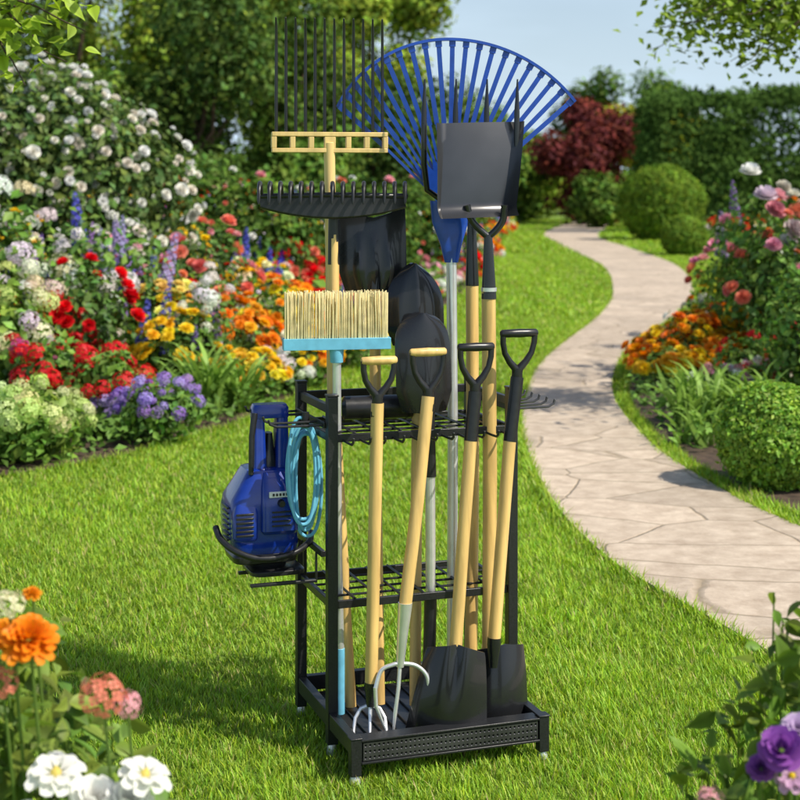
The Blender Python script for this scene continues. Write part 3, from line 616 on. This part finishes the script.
for i in range(12):
    p=hc+hx*(-.146+i*.0265)+up*.026;b.tube([p-up*.012,p+up*.1+Vector((0,-.004,0)),p+up*.22,p+up*.29+Vector((0,-.006,0)),p+up*.312+Vector((0,-.018,0))],[.0045,.0045,.0042,.0036,.0022],M_plb,8)
b.obj('hay_rake',.0015)
b=B();b.tube([(-.178,4.03,1.37),(-.176,4.02,.9),(-.13,3.98,.08)],.0145,M_wood);b.tube([(-.178,4.03,1.43),(-.178,4.03,1.25)],[.014,.0165],M_plb)
hc=Vector((-.178,3.99,1.425));ps=[];ps2=[]
for i in range(17):
    q=-1+i/8;ps.append(hc+hx*(q*.20)+Vector((0,.03*q*q,.012-.004*abs(q))))
    ps2.append(hc+hx*(q*.195)+Vector((0,.03*q*q,-.018-.028*(1-q*q))))
b.tube(ps,.0075,M_plb,10)
V=[];F=[]
for i in range(17):
    for (pt_,dy) in((ps[i],-.004),(ps2[i],-.006),(ps2[i],.006),(ps[i],.004)): V.append(pt_+Vector((0,dy,0)))
for i in range(16):
    for k in range(4): A=i*4+k;C=i*4+(k+1)%4;F.append((A,C,C+4,A+4))
b.add(V,F,M_plb);b.tube(ps2,.006,M_plb,10)
for i in range(15):
    q=-.97+i*1.94/14;p=hc+hx*(q*.20)+Vector((0,.03*q*q,.012));b.tube(smooth([tuple(p),tuple(p+Vector((0,-.016,.026))),tuple(p+Vector((0,-.040,.030))),tuple(p+Vector((0,-.060,.010))),tuple(p+Vector((0,-.068,-.024)))],3),[.0062]*6+[.0055]*3+[.0045]*3+[.0022],M_plb,8)
b.obj('bow_rake')
b=B();hc=Vector((-.166,3.93,1.048));bx=Vector((.985,.17,0)).normalized()
b.box(hc,.282,.042,.030,M_lblue,x=bx);b.tube([hc-up*.05,hc-up*.01],[.017,.02],M_lblue)
for i in range(60):
    for j in range(4):
        p=hc+bx*(-.134+i*.2680/59+rng.normal(0,.0008))+Vector((0,-.015+.01*j,.014));e=p+up*(.122+U(-.005,.004))+Vector((rng.normal(0,.0016),rng.normal(0,.002),0))
        b.tube([p,e],[.0019,.0016],M_straw,5)
b.tube([(-.166,3.93,1.03),(-.163,3.935,.5),(-.157,3.93,.24)],.0115,M_sil);b.tube([(-.157,3.93,.25),(-.157,3.93,.078)],.0125,M_lblue)
b.obj('push_broom',.002)
b=B();hc=Vector((.138,4.15,1.385));fx=Vector((.995,.1,0)).normalized()
def fp(a,rr,dy=0): return hc+fx*(rr*math.sin(a))+up*(rr*math.cos(a))+Vector((0,dy,0))
def RR(a): return .482-.055*(abs(a)/.82)**2 if a<0 else .482-.012*(a/.85)**2
A0,A1=-.80,.83;NT=21
for i in range(NT):
    a=A0+(A1-A0)*i/(NT-1)
    p0=fp(a*.85,.05);p1=fp(a,RR(a));m1=fp(a*.97,.25,.008)
    b.beam(p0,m1,.0075,.004,M_blue,up=(0,1,0));b.beam(m1,p1,.013,.004,M_blue,up=(0,1,0))
    p2=fp(a,RR(a)-.02);b.beam(p2,p1,.018,.005,M_blue,up=(0,1,0))
for i in range(48):
    a=A0-.015+(A1-A0+.03)*i/48;a2=A0-.015+(A1-A0+.03)*(i+1.05)/48;b.beam(fp(a,RR(a)),fp(a2,RR(a2)),.008,.015,M_blue,up=(0,1,0))
V=[];F=[];ns=24
for dy in(-.004,.004):
    V.append(hc+Vector((0,dy,-.03)))
    for i in range(ns+1): a=A0*.8+(A1-A0)*.8*i/ns;V.append(fp(a,.145+.02*math.cos(i*2),dy))
k=ns+2
for i in range(ns): F+=[(0,i+1,i+2),(k,k+i+2,k+i+1),(i+1,k+i+1,k+i+2,i+2)]
b.add(V,F,M_blue)
b.loft([((.142,4.15,1.25),.019,.014),((.141,4.15,1.30),.03,.016),((.139,4.15,1.36),.05,.014),((.138,4.15,1.42),.055,.008)],M_blue,e=3)
b.tube([(.142,4.15,1.27),(.146,4.15,.8),(.14,4.06,.08)],.0145,M_sil)
b.obj('fan_rake')
b=B();b.tube([(.196,4.08,1.22),(.198,4.08,.7),(.19,4.03,.08)],.0175,M_wood);b.tube([(.195,4.08,1.40),(.196,4.08,1.2),(.196,4.08,1.19)],[.010,.0185,.0185],M_steel)
for i,xx in enumerate((.065,.15,.234,.316)):
    s=(xx-.19);b.tube([(.192,4.08,1.395),(.192+s*.55,4.078,1.415),(.19+s*.93,4.07,1.45),(xx,4.06,1.52),(xx,4.055,1.66),(xx+.002,4.06,1.75)],[.009,.0085,.0085,.0085,.0075,.002],M_steel,10)
b.obj('pitchfork')
b=B();b.tube([(.236,4.0,1.19),(.24,4.0,.7),(.235,3.97,.08)],.019,M_wood);b.tube([(.235,4.0,1.33),(.236,4.0,1.27),(.237,4.0,1.16)],[.011,.0145,.0205],M_steel)
b.tube([(.237,4.0,1.19),(.237,4.0,1.18)],.0212,M_sil)
for s in(-1,1): b.tube(smooth([(.235,4.0,1.325),(.235+s*.02,3.998,1.342),(.232+s*.042,3.995,1.37),(.228+s*.05,3.99,1.41)],4),.0095,M_steel,10)
def scoop(q,t):
    e=max(0,(abs(q)-.80)/.2);return -.055*e**1.3*(.35+.65*(1-t))-.03*max(0,(.12-t)/.12)**1.5+.022*t*t+.010*q*q
b.blade((.19,3.995,1.375),(.95,.26,.03),(.12,.10,1),lambda t:.108+.016*t,.262,M_scoop,lambda q,t:scoop(q,t),cols=30)
b.obj('scoop_shovel')
# ---- pressure washer
b=B();c=Vector((-.372,4.02,0))
def S(dx,dy,z,rx,ry): return (c+u*dx+v*dy+up*z,rx,ry)
b.loft([S(0,0,.487,.075,.065),S(0,0,.492,.086,.076),S(-.004,0,.51,.093,.082),S(-.008,0,.60,.093,.084),S(-.004,0,.635,.090,.082),S(.008,0,.668,.080,.074),S(.016,0,.695,.072,.066),S(.018,0,.708,.066,.060),S(.018,0,.712,.05,.05)],M_blued,x=u,y=v,e=6)
b.loft([S(.03,-.045,.545,.045,.045),S(.03,-.05,.555,.052,.05),S(.03,-.05,.62,.052,.05),S(.03,-.045,.67,.048,.046),S(.028,-.03,.705,.040,.036)],M_blued,x=u,y=v,e=7)
b.loft([S(-.06,-.045,.53,.030,.040),S(-.062,-.048,.54,.035,.044),S(-.062,-.048,.60,.035,.044),S(-.055,-.04,.635,.028,.036)],M_blued,x=u,y=v,e=6)
for dx in(-.012,.052): b.loft([S(dx,-.01,.69,.021,.036),S(dx,-.01,.75,.018,.030),S(dx,-.008,.82,.016,.026),S(dx,-.008,.855,.015,.024)],M_blued,x=u,y=v,e=5)
b.loft([S(.020,-.008,.842,.050,.027),S(.020,-.008,.868,.050,.028),S(.020,-.008,.878,.044,.023)],M_blued,x=u,y=v,e=5)
b.loft([S(.02,.0,.69,.03,.03),S(.02,.0,.76,.012,.022),S(.02,0,.80,.009,.018)],M_plb,x=u,y=v,e=3)
b.loft([S(0,0,.462,.07,.06),S(0,0,.468,.086,.076),S(0,0,.484,.090,.079),S(0,0,.492,.086,.076)],M_plb,x=u,y=v,e=6)
b.box(c+u*.03-v*.101+up*.652,.066,.006,.015,M_white,x=u,y=v)
for k in range(6): b.box(c+u*(.008+k*.009)-v*.105+up*.652,.005,.003,.007,M_plb,x=u,y=v)
for k in range(6): b.box(c-u*.066-v*.0935+up*(.548+k*.011),.046,.006,.005,M_plb,x=u,y=v)
for k in range(7): b.box(c-u*.1015-v*.02+up*(.53+k*.014),.006,.06,.005,M_plb,x=u,y=v)
for k in range(4): b.box(c+u*(.03)-v*.101+up*(.57+k*.012),.05,.006,.004,M_plb,x=u,y=v)
b.tube([c+u*.03-v*.095+up*.628,c+u*.03-v*.112+up*.628],[.011,.008],M_plb,20)
b.tube(smooth([tuple(c-u*.128+up*.560-v*.02),tuple(c-u*.122+up*.535-v*.06),tuple(c-u*.09+up*.510-v*.102),tuple(c-u*.03+up*.492-v*.122),tuple(c+u*.05+up*.497-v*.118),tuple(c+u*.11+up*.515-v*.08),tuple(c+u*.13+up*.53-v*.03)],4),.0085,M_plb,12)
b.loft([S(.03,-.01,.431,.066,.066),S(.03,-.01,.434,.074,.072),S(.03,-.01,.444,.074,.072),S(.03,-.01,.448,.068,.066)],M_plb,x=u,y=v,e=6)
b.loft([S(.015,0,.446,.045,.045),S(.01,0,.464,.055,.05)],M_plb,x=u,y=v,e=5)
b.tube([c-u*.03-v*.05+up*.86,c-u*.04-v*.06+up*.80,c-u*.042-v*.06+up*.70],[.009,.008,.007],M_plb,10)
b.obj('pressure_washer',.0018)
b=B();cc=Vector((-.252,3.95,.715))
for k in range(7):
    ox=k*.007-.02;pts=[];rx=.036+.006*math.sin(k*2.3);rz=.138-.009*((k*2)%3)
    for i in range(49):
        a=2*math.pi*i/48;sx=math.copysign(abs(math.sin(a))**.8,math.sin(a));pts.append(cc+u*(ox*.6+rx*sx)+v*(ox*1.1+.012*math.cos(a+k))+up*(rz*math.cos(a)-.007*k))
    b.tube(pts,.0046,M_lblue,8,False)
b.tube([cc+up*.112-v*.014,cc+up*.152-v*.012],.010,M_plb,10)
b.obj('garden_hose')
# ---------------------------------------------------------------- light, sky, camera
sd=Vector((.72,-.34,.92)).normalized()
sun=bpy.data.lights.new('sun','SUN');sun.energy=5;sun.angle=math.radians(.5);sun.color=(1,.93,.80)
so=bpy.data.objects.new('sun',sun);so.rotation_euler=sd.to_track_quat('Z','Y').to_euler();scene.collection.objects.link(so)
w=bpy.data.worlds.new('World');scene.world=w;w.use_nodes=True;nt=w.node_tree;N=nt.nodes;Lk=nt.links
sk=N.new('ShaderNodeTexSky');sk.sky_type='NISHITA';sk.sun_disc=False;sk.sun_elevation=math.asin(sd.z);sk.sun_rotation=math.atan2(sd.x,sd.y);sk.dust_density=1.5
tc=N.new('ShaderNodeTexCoord');sx=N.new('ShaderNodeSeparateXYZ');Lk.new(tc.outputs['Generated'],sx.inputs[0])
mr=N.new('ShaderNodeMapRange');mr.inputs['From Min'].default_value=0;mr.inputs['From Max'].default_value=.26;mr.inputs['To Min'].default_value=.9;mr.inputs['To Max'].default_value=.0;Lk.new(sx.outputs[2],mr.inputs[0])
mp=N.new('ShaderNodeMapping');mp.inputs['Scale'].default_value=(3,3,14);Lk.new(tc.outputs['Generated'],mp.inputs[0])
cn=N.new('ShaderNodeTexNoise');cn.inputs['Scale'].default_value=2.2;cn.inputs['Detail'].default_value=6;Lk.new(mp.outputs[0],cn.inputs['Vector'])
cm=N.new('ShaderNodeMapRange');cm.inputs['From Min'].default_value=.45;cm.inputs['From Max'].default_value=.75;cm.inputs['To Min'].default_value=.0;cm.inputs['To Max'].default_value=.2;Lk.new(cn.outputs['Fac'],cm.inputs[0])
ad=N.new('ShaderNodeMath');ad.operation='ADD';ad.use_clamp=True;Lk.new(mr.outputs[0],ad.inputs[0]);Lk.new(cm.outputs[0],ad.inputs[1])
mx=N.new('ShaderNodeMixRGB');mx.inputs[2].default_value=(5.5,6.9,8.2,1);Lk.new(ad.outputs[0],mx.inputs[0]);Lk.new(sk.outputs[0],mx.inputs[1])
Lk.new(mx.outputs[0],N['Background'].inputs[0]);N['Background'].inputs[1].default_value=.125
cd=bpy.data.cameras.new('camera');cam=bpy.data.objects.new('camera',cd);scene.collection.objects.link(cam)
cam.location=(0,0,1.45);cam.rotation_euler=(math.radians(90),0,0);cd.lens=67.5;cd.sensor_width=36;cd.shift_y=-.2625;cd.clip_end=2000;cd.clip_start=.05
cd.dof.use_dof=True;cd.dof.focus_distance=3.95;cd.dof.aperture_fstop=5.4
scene.camera=cam
scene.view_settings.view_transform='Standard';scene.view_settings.look='None';scene.view_settings.exposure=0
